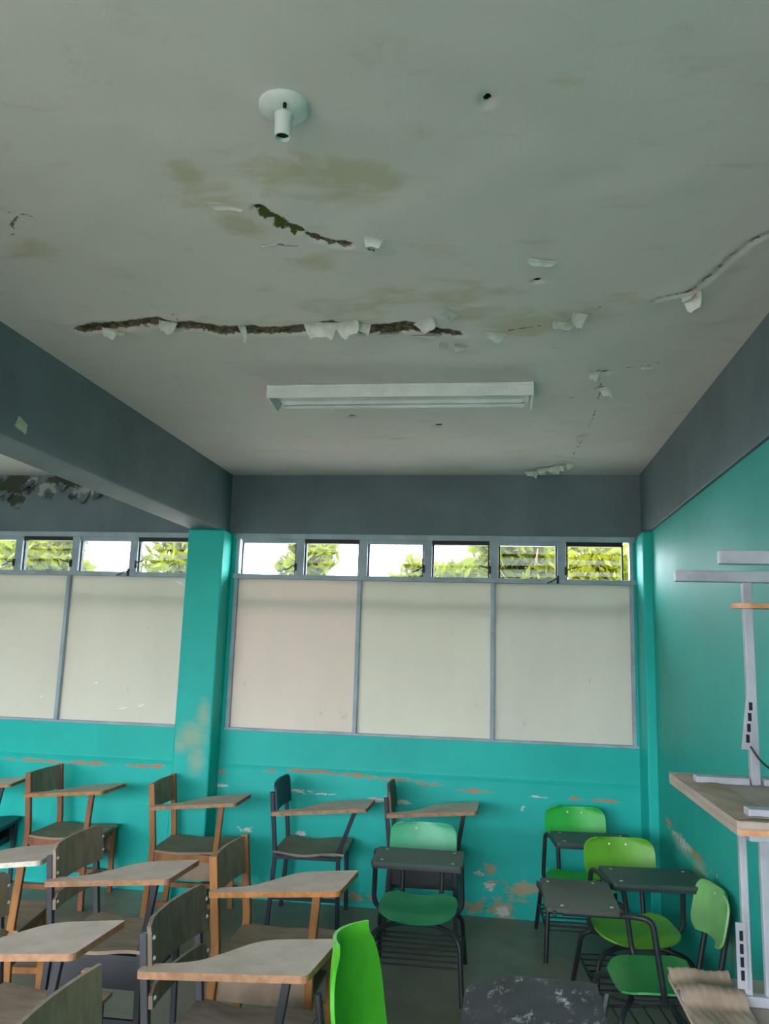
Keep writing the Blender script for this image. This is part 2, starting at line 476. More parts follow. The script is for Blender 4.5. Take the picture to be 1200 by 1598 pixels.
HOLES = [(-.035, -4.014, .013), (-.918, -3.996, .010), (-.736, -4.0, .007), (.121, -3.067, .014), (-.534, -2.427, .014), (-.345, -1.303, .022), (-.807, -1.499, .02), (.46, -2.155, .018), (.47, -1.93, .018), (.49, -1.06, .018)]
def hole(U, V):
    r = np.zeros(U.shape)
    for x, y, k in HOLES: r = np.maximum(r, np.clip(1.5 - np.hypot((U - x) / k, (V - y) / (k * .9)), 0, 1))
    return r
STAIN = blobs([(-.844, -3.807, .06, .1, 1), (-.60, -3.80, .22, .09, .75), (-.45, -3.74, .13, .12, 1.0), (-.33, -3.70, .08, .1, .9), (-.80, -3.70, .14, .14, .6),
               (-.78, -3.54, .12, .10, 1.0), (-.60, -3.278, .10, .07, .9), (-.40, -3.29, .10, .05, .6), (-.25, -2.97, .34, .13, .9), (-.05, -2.80, .24, .14, .9),
               (.10, -2.70, .22, .12, 1.0), (.30, -2.80, .16, .10, .9), (.45, -2.90, .14, .07, .8), (-.56, -2.92, .2, .12, .7), (-1.2, -2.80, .5, .09, .55), (-.75, -2.77, .6, .11, .6),
               (-1.6, -2.80, .14, .08, .7), (-1.62, -3.62, .16, .14, .6), (-1.56, -3.42, .14, .12, .8), (.40, -4.07, .09, .05, .6), (-.65, -1.06, .18, .07, .6), (-.2, -3.32, .1, .1, .5),
               (.40, -.4, .2, .1, .5)])
MOSS = blobs([(-.68, -3.61, .028, .045, 1.0), (-.65, -3.55, .03, .045, 1.1), (-.62, -3.50, .02, .03, .9), (-.55, -3.44, .03, .02, .6)])
def ceil_z(U, V):
    bulge = .006 * np.sin(U * 3.1 + 1) * np.sin(V * 2.3) + .0025 * np.sin(U * 11 + 2 * np.sin(V * 7)) * np.sin(V * 9)
    near = np.exp(-(seg_dist(U, V, CRACK_A) / .12) ** 2) * .010 + np.exp(-(seg_dist(U, V, CRACK_B) / .12) ** 2) * .010 + np.exp(-(seg_dist(U, V, CRACK_C) / .06) ** 2) * .006
    edge = np.clip(np.minimum(np.minimum(U - XL, XR - U), -V) / .15, 0, 1)
    edge = edge * np.clip(np.hypot(np.maximum(np.abs(U + .49) - .66, 0), np.maximum(np.abs(V + 1.92) - .18, 0)) / .12, 0, 1) * np.clip((np.hypot(U + .508, V + 4.04) - .06) / .1, 0, 1)
    return H - (near + bulge) * edge + crk(U, V) * .016 + crackC(U, V) * .010 + hole(U, V) * .02
ceil = struct(grid_mesh('ceiling', np.linspace(XL - .02, XR + .02, 230), np.concatenate([np.linspace(YR, -6.3, 10), np.linspace(-6.25, -3.9, 110), np.linspace(-3.89, -2.5, 128), np.linspace(-2.48, .02, 150)]),
    lambda U, V: (U, V, ceil_z(U, V)), M['ceiling'], dict(crack=crk, hair=hair, hole=hole, stain=STAIN, moss=MOSS), flip=True))
struct(MB().box(XFAR, XL - .02, YR, .02, H, H + .05).build('ceiling_left', M['ceiling']))

# curled flakes of ceiling paint
def flake(x, y, w, l, ang, curl, name='paint_flake'):
    ca, sa = math.cos(ang), math.sin(ang)
    jit = [random.uniform(.3, 1.3) for _ in range(8)]
    def P(u, v):
        ww = w * (1 - .35 * v ** 2); t = v * l * (.55 + .45 * jit[int(u * 4)] * (.6 + .4 * math.sin(3 * u + 5 * jit[0])))
        a = (u - .5) * ww; th = curl * v
        fx = t * math.cos(th); dz = -t * math.sin(th) - .003
        return (x + a * ca - fx * sa, y + a * sa + fx * ca, H - .004 + dz)
    return MB().sheet(P, 4, 4, .0025, True).build(name, M['flake'], ceil)
for a in [(-.70, -2.80, .13, .10, .1, .75), (-.60, -2.80, .11, .09, -.3, .8), (-.532, -2.775, .06, .05, .2, .7), (-.30, -2.79, .10, .08, -.7, .6), (-.182, -2.865, .08, .05, .9, .5),
          (-1.57, -2.80, .06, .06, .5, .9), (-1.545, -2.76, .05, .05, -2.6, .7), (-1.02, -2.79, .03, .10, .05, .5), (-.02, -2.65, .09, .05, .4, .6), (.292, -2.81, .06, .07, .3, .7),
          (.24, -2.735, .10, .05, .5, .6), (.645, -2.965, .07, .09, -.5, .9), (.66, -2.94, .06, .06, 2.2, .7), (.415, -2.175, .05, .06, .2, .8), (.475, -1.95, .05, .08, -.6, .6),
          (.465, -1.05, .05, .05, .4, .7), (-.388, -3.43, .06, .05, .4, .8), (-.715, -3.41, .07, .04, 2.9, .5), (-.78, -3.66, .11, .04, .1, .35), (-.162, -2.53, .06, .04, .6, .6),
          (.13, -3.24, .10, .03, .3, .4), (-.44, -2.66, .10, .06, 3.0, .4), (-.30, -2.63, .12, .05, 3.2, .35), (-1.30, -2.85, .07, .06, .5, .5), (.63, -2.235, .06, .03, .2, .5),
          (-.23, -2.545, .05, .03, .9, .5)]:
    flake(*a)
# the broken plaster by the window beam
for i in range(9):
    t = i / 8
    flake(.22 + .24 * t + random.uniform(-.02, .02), -.17 - .20 * t + random.uniform(-.03, .03), random.uniform(.05, .09), random.uniform(.05, .09), random.uniform(-.6, .6), random.uniform(.3, .7), 'plaster_flake')

# beams and gray band
def beam(name, x0, x1, y0, y1, label):
    o = MB().box(x0, x1, y0, y1, ZB, H + .02).build(name, M['grey'], None, .006)
    return struct(o, label)
beam('trim_1', -2.224, XL, YR, 0, 'dark grey concrete ceiling beam left of the lamp bay')
beam('trim_2', XR, XWALL + .12, YR, 0, 'dark grey concrete beam along the top of the right wall')
beam('trim_3', -5.33, -5.107, YR, 0, 'grey concrete ceiling beam of the next bay')
BW = struct(grid_mesh('trim_4', np.linspace(XFAR, XWALL, 300), np.linspace(ZB - .005, H, 26),
    lambda U, V: (U, 0 * U - np.clip(MOULD(U, V), 0, 1) * .0 + .0, V), M['grey'],
    dict(mould=(MOULD := blobs([(-3.75, 2.90, .25, .10, 1.1), (-3.3, 2.92, .3, .06, 1.1), (-3.0, 2.90, .22, .06, 1.0), (-2.75, 2.85, .18, .05, .8), (-3.75, 2.78, .12, .08, .9), (-3.95, 2.82, .1, .16, .9), (-2.85, 2.93, .3, .04, .9)])),
         pale=blobs([(-3.5, 2.86, .12, .08, .9), (-3.15, 2.85, .18, .06, .9), (-2.8, 2.80, .14, .05, .8), (-3.62, 2.93, .05, .06, .9)]))), 'dark grey band above the louver windows')
struct(MB().box(XFAR - .2, XWALL + .2, .004, .22, ZB - .005, H + .05).build('wall_top', M['grey']))
for i in range(16):   # loose plaster in the damp corner of the next bay
    x = -3.95 + 1.3 * i / 15 + random.uniform(-.04, .04)
    z = 2.90 - .04 * (i / 15) + random.uniform(-.06, .05)
    w, l, a = random.uniform(.05, .13), random.uniform(.04, .09), random.uniform(-.5, .5)
    MB().sheet(lambda u, v: (x + (u - .5) * w * (1 - .5 * v) + .02 * a * v, -.004 - .05 * v * v * (1 + a), z - v * l + .015 * math.sin(5 * u + i)), 3, 3, .006, False).build('plaster_flake', M['grey'], BW)
tag(MB().prism(round_poly([(-2.72, 2.585), (-2.64, 2.570), (-2.635, 2.615), (-2.70, 2.635)], .006), 0, .003).build('paper_scrap', M['sticker']), 'small pale paper scrap stuck on the grey beam', 'paper scrap')
o = bpy.data.objects['paper_scrap']; o.matrix_world = Matrix(((0, 0, 1, XL), (1, 0, 0, 0), (0, 1, 0, 0), (0, 0, 0, 1)))

# ------------------------------------------------------------------ back wall under the windows
ORANGE = blobs([(-3.35, .835, .30, .014, 1.0), (-2.98, .834, .22, .016, 1.1), (-2.55, .833, .16, .014, 1.0), (-2.42, .838, .07, .02, 1.1), (-1.95, .83, .08, .014, .9),
                (-1.55, .852, .16, .010, .8), (-1.30, .858, .20, .015, 1.1), (-1.02, .85, .24, .014, 1.0), (-.72, .835, .26, .012, .9), (-.45, .815, .14, .012, .9), (-.15, .79, .14, .02, .7), (.50, .777, .10, .012, 1.0), (.70, .772, .14, .012, 1.1),
                (-3.75, .83, .2, .012, .9), (.02, .22, .20, .016, .5), (-4.4, .83, .5, .012, .9)])
WHITE = blobs([(-1.93, .733, .05, .018, 1.2), (-1.36, .722, .12, .012, 1.1), (-1.2, .715, .10, .008, .9), (-.82, .70, .10, .018, 1.2), (-.64, .69, .08, .016, 1.1), (-.32, .675, .05, .012, 1.0), (.28, .775, .10, .010, .9),
               (.16, .70, .02, .02, 1.), (-1.35, .44, .08, .03, .7), (-.62, .33, .08, .02, .7), (-1.75, .45, .1, .03, .6), (-3.3, .62, .03, .04, .6), (-.05, .20, .05, .04, .9), (.03, .04, .06, .035, 1.1), (-.12, .27, .05, .03, .8), (-2.35, .3, .08, .04, .6)])
DIRT = blobs([(.18, .19, .18, .05, 1.0), (.34, .20, .16, .035, .9), (.03, .05, .10, .06, 1.1), (-.05, .30, .06, .05, .9), (-.16, .06, .12, .05, .8), (-1.8, .1, .3, .06, .6), (-1.0, .06, .3, .05, .7), (-2.6, .1, .3, .06, .6), (.1, .12, .25, .02, .7), (.75, .1, .12, .1, .5), (-.35, .15, .2, .02, .6)])
wb = struct(grid_mesh('wall_back', np.linspace(-5.107, XWALL, 260), np.concatenate([np.linspace(0, .86, 60), np.array([.868, .8725, .877]), np.linspace(.885, SILL, 14)]),
    lambda U, V: (U, np.where(V > .8727, 0, -.006) - np.exp(-((V - .8715) / .006) ** 2) * .003, V), M['teal'], dict(orange=ORANGE, white=WHITE, sand=DIRT)), 'turquoise wall below the windows with scuffed paint')
struct(MB().box(XFAR - .2, XWALL + .2, .004, .2, -.2, SILL).build('wall_base', M['teal']))
# column between the bays, corner pilaster
COLD = blobs([(-2.1, 1.08, .13, .12, .8), (-2.03, 1.22, .06, .14, .7), (-2.18, 1.02, .09, .07, .7), (-2.06, .92, .08, .12, .7)])
def column(name, x0, x1, y0, z1, label):
    o = MB().box(x0, x1, y0, .05, 0, z1).build(name, M['teal'], None, .012, 3)
    return struct(o, label)
c1 = column('trim_5', -2.235, -1.965, -.2, ZB, 'turquoise column between the two window bays')
grid = grid_mesh('scuffed_face', np.linspace(-2.222, -1.978, 20), np.linspace(.3, 1.6, 60), lambda U, V: (U, 0 * U - .2015, V), M['teal'], dict(dirt=COLD)); grid.parent = c1
column('trim_6', .925, XWALL + .05, -.29, ZB, 'turquoise corner pilaster right of the windows')
column('trim_7', -5.35, -5.09, -.2, ZB, 'turquoise column of the next bay')
struct(MB().box(XFAR, -5.35, 0, .2, SILL, ZB).build('wall_far', M['teal']))
struct(MB().box(XFAR - .2, XFAR, YR, 0, 0, H).build('wall_left', M['teal']))
# right wall with the scuff left by chair backs
RW = blobs([(-.75, .755, .25, .016, 1.1), (-1.1, .742, .3, .014, 1.0), (-1.5, .735, .3, .012, .9), (-.95, .74, .1, .05, .9), (-1.9, .73, .3, .012, .7)])
RD = blobs([(-.9, .72, .3, .05, .9), (-1.3, .70, .2, .06, .8), (-1.9, .5, .4, .1, .5)])
RO = blobs([(-.6, .775, .16, .02, 1.0), (-1.25, .745, .25, .014, .9)])
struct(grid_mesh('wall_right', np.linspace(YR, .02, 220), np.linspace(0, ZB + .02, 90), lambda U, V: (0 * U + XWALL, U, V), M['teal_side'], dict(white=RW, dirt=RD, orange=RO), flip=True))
struct(MB().box(XWALL + .004, XWALL + .25, YR - .2, .2, -.2, H + .05).build('wall_right_core', M['teal_side']))
# wall behind the camera with its openings
def rear_wall():
    b = MB(); x = XFAR - .2
    for a, c, z0, z1 in REAR:
        b.box(x, a, YR - .2, YR, -.2, H + .05); b.box(a, c, YR - .2, YR, -.2, z0); b.box(a, c, YR - .2, YR, z1, H + .05); x = c
    b.box(x, XWALL + .25, YR - .2, YR, -.2, H + .05)
    return struct(b.build('wall_front', M['teal']))
rear_wall()

# ------------------------------------------------------------------ windows
def hook(p, s, n):
    """louver operator: plate and bent lever"""
    x, z = p
    b = MB().box(x - .008, x + .008, -.024, -.008, z - .028, z + .028)
    b.tube(fillet([(x, -.02, z), (x + s * .012, -.05, z + .01), (x + s * .035, -.055, z - n * .012), (x + s * .075, -.05, z - n * .028)], .012, 3), .0045, 6)
    return b
def window(name, x0, x1, boards, label, shown, tilts):
    e = empty(name, ((x0 + x1) / 2, 0, 0)); struct(e, label); ox = (x0 + x1) / 2
    def bld(b, nm, m, bev=0):
        o = b.build(nm, m, None, bev); o.parent = e; o.matrix_parent_inverse = Matrix.Translation((-ox, 0, 0)); return o
    bld(MB().box(x0 - .03, x1 + .03, -.012, .06, 2.492, 2.53), 'top_rail', M['frame'], .003)
    bld(MB().box(x0 - .03, x1 + .03, -.018, .06, TRANS - .0, TRANS + .034), 'transom', M['frame'], .003)
    bld(MB().box(x0 - .03, x1 + .03, -.012, .06, SILL - .012, SILL + .006), 'sill_rail', M['frame'], .003)
    for s, xx in ((0, x0), (1, x1)):
        bld(MB().box(xx - .020 if not s else xx - .010, xx + .006 if not s else xx + (.014 if shown else .032), -.012, .06, SILL, 2.5), 'jamb', M['frame'], .003)
    xs = [x0] + boards + [x1]
    for x in boards:
        bld(MB().bars([(x, .02, SILL), (x, .02, TRANS)], .028, .07, (1, 0, 0)), 'mullion', M['frame'], .003)
    bm = ['board_pink', 'board_cream', 'board_green']
    for i, (a, c) in enumerate(zip(xs[:-1], xs[1:])):
        m = bm[i] if shown else 'board_cream'
        o = bld(MB().box(a + .004, c - .004, .020, .026, SILL + .004, TRANS), 'window_board', M[m])
        if shown: o['label'] = ['pinkish cream board', 'cream board', 'greenish cream board'][i]
    p = (x1 - x0) / 6
    for i in range(7):
        x = x0 + p * i
        if 0 < i < 6: bld(MB().box(x - .030, x + .030, -.014, .06, TRANS + .034, 2.492), 'post', M['frame'], .003)
    for i in range(6):
        a, c = x0 + p * i + .032, x0 + p * (i + 1) - .032
        if i == 0: a = x0 + .02
        if i == 5: c = x1 - .05 if shown else x1 - .02
        # clip channels at both sides
        for xx in (a, c - .010): bld(MB().box(xx, xx + .010, .01, .045, TRANS + .034, 2.492), 'clip_channel', M['handle'])
        t = math.radians(tilts[i])
        for k in range(3):
            z = TRANS + .075 + k * .082
            cy, sy = math.cos(t) * .046, math.sin(t) * .046
            b = MB().bars([(a + .008, .03, z), (c - .008, .03, z)], .092, .005, (0, -math.sin(t), math.cos(t)))
            bld(b, 'glass_slat', M['glass'])
        bld(MB().box(a, c, .0, .05, 2.462, 2.492), 'head_strip', M['handle'] if i % 2 else M['frame'])
        s = -1 if i % 6 != 5 else 1
        if i not in (1,):
            h = hook((c + .004 if s < 0 else a - .004, TRANS + (.09 if i != 4 else .03)), s, 1 if i % 2 == 0 else -1)
            bld(h, 'operator_lever', M['handle'])
    return e
struct(MB().box(-1.975, -1.930, -.002, .06, SILL - .02, ZB).box(.907, .94, -.002, .06, SILL - .02, ZB).build('wall_reveal', M['teal']))
W1 = window('window_1', -1.912, .895, [-.998, -.046], 'window of three cream boards under six louvers, right bay', True, [42, 55, 60, 50, 62, 78])
W2 = window('window_2', -5.075, -2.262, [-4.14, -3.236], 'window of cream boards under louvers, left of the column', False, [50, 50, 50, 55, 45, 60])
# outer security rail whose shade falls on the boards
struct(MB().box(-5.1, .93, .062, .11, 2.015, 2.065).build('trim_8', M['concrete']), 'rail outside the window boards')
# daylight through holes in the left boards, painted as near-white slivers
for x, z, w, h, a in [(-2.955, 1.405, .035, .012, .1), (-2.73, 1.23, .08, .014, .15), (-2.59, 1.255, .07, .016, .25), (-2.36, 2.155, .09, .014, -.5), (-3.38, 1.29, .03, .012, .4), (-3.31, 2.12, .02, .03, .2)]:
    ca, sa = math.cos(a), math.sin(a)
    o = MB().prism([(x + ca * u * w / 2 - sa * v * h / 2, z + sa * u * w / 2 + ca * v * h / 2) for u, v in ((-1, -.2), (-.2, -1), (1, .1), (.3, 1))], 0, .002).build('painted_light_sliver', M['bright_white'])
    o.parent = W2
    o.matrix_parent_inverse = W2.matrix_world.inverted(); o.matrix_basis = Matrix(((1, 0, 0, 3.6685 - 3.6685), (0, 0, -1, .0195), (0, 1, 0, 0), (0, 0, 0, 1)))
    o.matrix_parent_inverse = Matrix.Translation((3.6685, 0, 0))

# ------------------------------------------------------------------ ceiling fittings
t = tag(empty('fluorescent_lamp', (-.49, -1.92, H), .012), 'long white fluorescent batten lamp on the ceiling near the window', 'ceiling lamp')
LX = .635
MB().box(-LX, LX, -.13, .15, -.018, -.002).build('base_plate', M['lamp_white'], t, .003)
MB().bars([(-LX, -.125, -.036), (LX, -.125, -.036)], .006, .062, (0, 1, 0)).build('side_lip', M['lamp_white'], t)
MB().add([(-LX + .04, -.07, -.018), (-LX + .04, -.03, -.055), (-LX + .04, .03, -.055), (-LX + .04, .07, -.018), (LX - .04, -.07, -.018), (LX - .04, -.03, -.055), (LX - .04, .03, -.055), (LX - .04, .07, -.018)],
         [(0, 4, 5, 1), (1, 5, 6, 2), (2, 6, 7, 3), (0, 1, 2, 3), (7, 6, 5, 4), (0, 3, 7, 4)]).build('ballast_cover', M['lamp_white'], t, .003)
for y in (-.095, .095):
    MB().tube([(-LX + .03, y, -.045), (LX - .03, y, -.045)], .014, 12).build('lamp_tube', M['tube'], t)
for s in (-1, 1):
    MB().add([(s * LX + a, y, z) for a in (-.006, .006) for y, z in ((-.13, -.002), (-.13, -.068), (.05, -.085), (.15, -.002))],
             [(0, 1, 2, 3), (7, 6, 5, 4), (0, 4, 5, 1), (1, 5, 6, 2), (2, 6, 7, 3), (3, 7, 4, 0)]).build('end_plate', M['lamp_white'], t, .002)
t = tag(empty('lamp_holder', (-.508, -4.04, H)), 'round white porcelain bulb holder without bulb on the ceiling', 'lamp holder')
MB().lathe([(.0, -.026), (.021, -.026), (.040, -.022), (.054, -.014), (.060, -.006), (.060, .004)]).build('base_dish', M['lamp_white'], t)
MB().lathe([(.0245, -.022), (.021, -.032), (.0195, -.075), (.0205, -.082), (.0165, -.082), (.0155, -.05)]).build('socket', M['lamp_white'], t)
MB().lathe([(.0158, -.072), (.0152, -.055), (0, -.054)]).build('socket_inside', M['brass'], t)
MB().lathe([(0, -.032), (.004, -.031), (.005, -.018)], (.012, -.036, 0), 10).build('screw', M['black'], t)

# ------------------------------------------------------------------ tablet-arm chairs
def tablet_outline(ext=0):
    return [(-.235, -.262), (.325 + ext, -.285), (.345 + ext, .035), (.12, .03), (.06, .0), (-.01, -.10), (-.06, -.165), (-.13, -.19), (-.235, -.192)]
def tablet_parts(e, top, edge, z0, z1, ext=0):
    k = (z1 - z0) / .55
    out = round_poly(tablet_outline(ext), [.02, .025, .015, .03, .06, .08, .08, .05, .02], 4)
    b = MB().prism(out, -.012, .010, lambda x, y: z0 + (x + .25) * k, 1)
    return b.build('tablet', [top, edge], e, .002, 1)
def seat_sheet(x0, x1, w, z, amp):
    def P(u, v):
        x = x0 + (x1 - x0) * u; y = -w + 2 * w * v
        return (x, y, z + amp * (math.cos(u * 2.2 * math.pi + .4) * .5) - .25 * amp * (1 - (2 * v - 1) ** 2))
    return P
HW = .205
def chair_wood(name, label, x, y, a, top='tablet', edge='edge_orange', wood='wood', plank='plank', back_h=.16, white=False, front=False):
    e = tag(empty(name, (x, y, 0), a), label, 'chair', 'wooden tablet-arm chairs')
    wd = M[wood]; pk = M[plank]
    for s in (-1, 1):
        MB().bars([(-.235, s * HW, 0), (-.205, s * HW, .42), (-.205, s * HW, .49), (-.238, s * HW, .836)], .028, .036).build('rear_leg', wd, e, .003)
        MB().bars([(.205, s * HW, 0), (.195, s * HW, .425)] if s > 0 else [(.205, s * HW, 0), (.195, s * HW, .44), (.215, s * HW, .718)], .026, .034).build('front_leg', wd, e, .003)
        MB().box(-.20, .195, s * HW - .011, s * HW + .011, .385, .428).build('side_rail', wd, e, .002)
        MB().box(-.22, .20, s * HW - .010, s * HW + .010, .115, .145).build('stretcher', wd, e, .002)
    MB().box(.180, .202, -HW, HW, .385, .428).build('front_rail', wd, e, .002)
    MB().sheet(seat_sheet(-.215, .232, HW + .012, .442, .010), 10, 4, .014).build('seat', pk, e)
    z1 = .845 if front else .832
    fx, wy = (.024, .018) if front else (0, -.008)
    def P(u, v):
        yy = -HW - wy + (2 * HW + 2 * wy) * u; zz = z1 - back_h + back_h * v
        return (-.219 - .0915 * (zz - .63) + .004 + fx - .018 * math.sin(math.pi * u), yy, zz)
    MB().sheet(P, 8, 2, .014).build('backrest', pk, e)
    MB().box(-.20, .19, -HW + .012, HW - .012, .270, .282).build('book_shelf', pk, e, .002)
    for s in (-1, 1): MB().box(-.20, .195, s * (HW - .014) - .004, s * (HW - .014) + .004, .275, .385).build('shelf_side', pk, e)
    tablet_parts(e, M[top], M[edge], .695, .745)
    return e

def chair_steel(name, label, x, y, a, metal='metal', plank='plank_dark', double=False, tray=True, lean=.03, top='tablet', edge='edge', rivets=True, ext=0, tz=0, backm=None):
    e = tag(empty(name, (x, y, 0), a), label, 'chair', 'steel tablet-arm chairs')
    mt = M[metal]; pk = M[plank]
    for s in (-1, 1):
        MB().bars([(-.235, s * HW, 0), (-.205, s * HW, .425), (-.205, s * HW, .43), (-.242, s * HW, .80)], .024, .026).build('rear_leg', mt, e, .003)
        MB().bars([(.205, s * HW, 0), (.195, s * HW, .426)] if s > 0 else [(.205, s * HW, 0), (.195, s * HW, .42), (.20, s * HW, .46), (.215 + lean, s * HW - .012, .722 + tz)], .024, .026).build('front_leg', mt, e, .003)
        MB().box(-.205, .195, s * HW - .011, s * HW + .011, .402, .426).build('side_rail', mt, e, .002)
        MB().box(-.222, .20, s * HW - .009, s * HW + .009, .16, .180).build('stretcher', mt, e, .002)
    MB().box(.184, .206, -HW, HW, .402, .426).build('front_rail', mt, e, .002)
    MB().box(-.225, -.205, -HW, HW, .160, .180).build('cross_stretcher', mt, e, .002)
    if tray:
        MB().box(-.19, .180, -HW + .014, HW - .014, .285, .292).box(-.19, .180, -HW + .013, -HW + .018, .292, .402).box(-.19, .180, HW - .018, HW - .013, .292, .402).box(.172, .180, -HW + .018, HW - .018, .292, .33).build('book_tray', mt, e, .001)
    MB().sheet(seat_sheet(-.215, .235, HW + .014, .443, .018), 12, 4, .014).build('seat', pk, e)
    def slat(z0, z1, nm):
        def P(u, v):
            yy = -HW - .012 + (2 * HW + .024) * u; zz = z0 + (z1 - z0) * v
            c = .5 - abs(u - .5); r = 0
            zz2 = min(zz, z1 - .02 * max(0, 1 - c / .08) ** 2)
            return (-.206 - .1 * (zz - .47) + .018 + .010 - .022 * math.sin(math.pi * u), yy, zz2)
        return MB().sheet(P, 14, 4, .014).build(nm, M[backm] if backm else pk, e)
    bs = []
    if double:
        bs.append((slat(.685, .845, 'backrest'), (.73, .79))); bs.append((slat(.585, .645, 'lower_slat'), (.615,)))
    else:
        bs.append((slat(.675, .853, 'backrest'), (.71, .79)))
    if rivets:
        rv = None
        for b, zs in bs:
            for z in zs:
                for s in (-1, 1):
                    xx = -.206 - .1 * (z - .47) + .030
                    if rv is None:
                        rv = MB().lathe([(0, .006), (.005, .005), (.0075, 0)], n=8).build('rivet', M['rivet'], b); o = rv
                    else: o = dup(rv, b)
                    o.location = (xx, s * (HW + .002), z); o.rotation_euler = (0, math.pi / 2, 0)
    tablet_parts(e, M[top], M[edge], .695 + tz, .745 + tz, ext)
    return e

chair_wood('tablet_chair', 'orange wooden tablet chair by the wall, leftmost full one in the back row', -2.862, -.308, .023, edge='edge_orange', wood='wood_red')
chair_wood('tablet_chair', 'orange wooden tablet chair in front of the turquoise column', -1.939, -.451, .074, edge='edge')
chair_wood('tablet_chair', 'honey wooden tablet chair in the middle of the left group, thick orange tablet edge', -.949, -2.032, -.01)
chair_wood('tablet_chair', 'wooden tablet chair at the left edge, pale tablet with white edge', -2.36, -1.98, .18, edge='edge_white', top='tablet')
chair_wood('tablet_chair', 'wooden chair at the bottom left corner, only its tan backrest in view', -.865, -3.655, .0, plank='plank', back_h=.19, front=True)
chair_steel('tablet_chair', 'black steel tablet chair with navy backrest against the turquoise wall', -1.194, -.292, .056, metal='metal_navy', plank='plank', tray=False, lean=.075, rivets=False, ext=.05, tz=-.022, backm='navy_board')
chair_steel('tablet_chair', 'black steel tablet chair behind the middle green desk chair, back seen edge-on', -.467, -.26, .05, tray=True, rivets=False)
chair_steel('tablet_chair', 'grey steel tablet chair with two-slat riveted back, second row, left', -1.673, -2.052, .014, metal='metal_grey', double=True, plank='plank')
chair_steel('tablet_chair', 'steel tablet chair in front, two-slat riveted back, broad dusty tablet before the bright green seat', -.869, -2.863, -.05, metal='metal_grey', double=True)
chair_steel('tablet_chair', 'steel tablet chair at the left edge, wide plain tablet lit at the bottom left', -1.632, -2.874, .012, metal='metal_grey', double=True, plank='plank')
chair_steel('tablet_chair', 'dark tablet chair cut by the left frame edge, grey tablet tip against the wall', -3.588, -.31, .2, metal='metal_navy', plank='metal_navy', tray=True, edge='edge', top='edge_white', rivets=False)

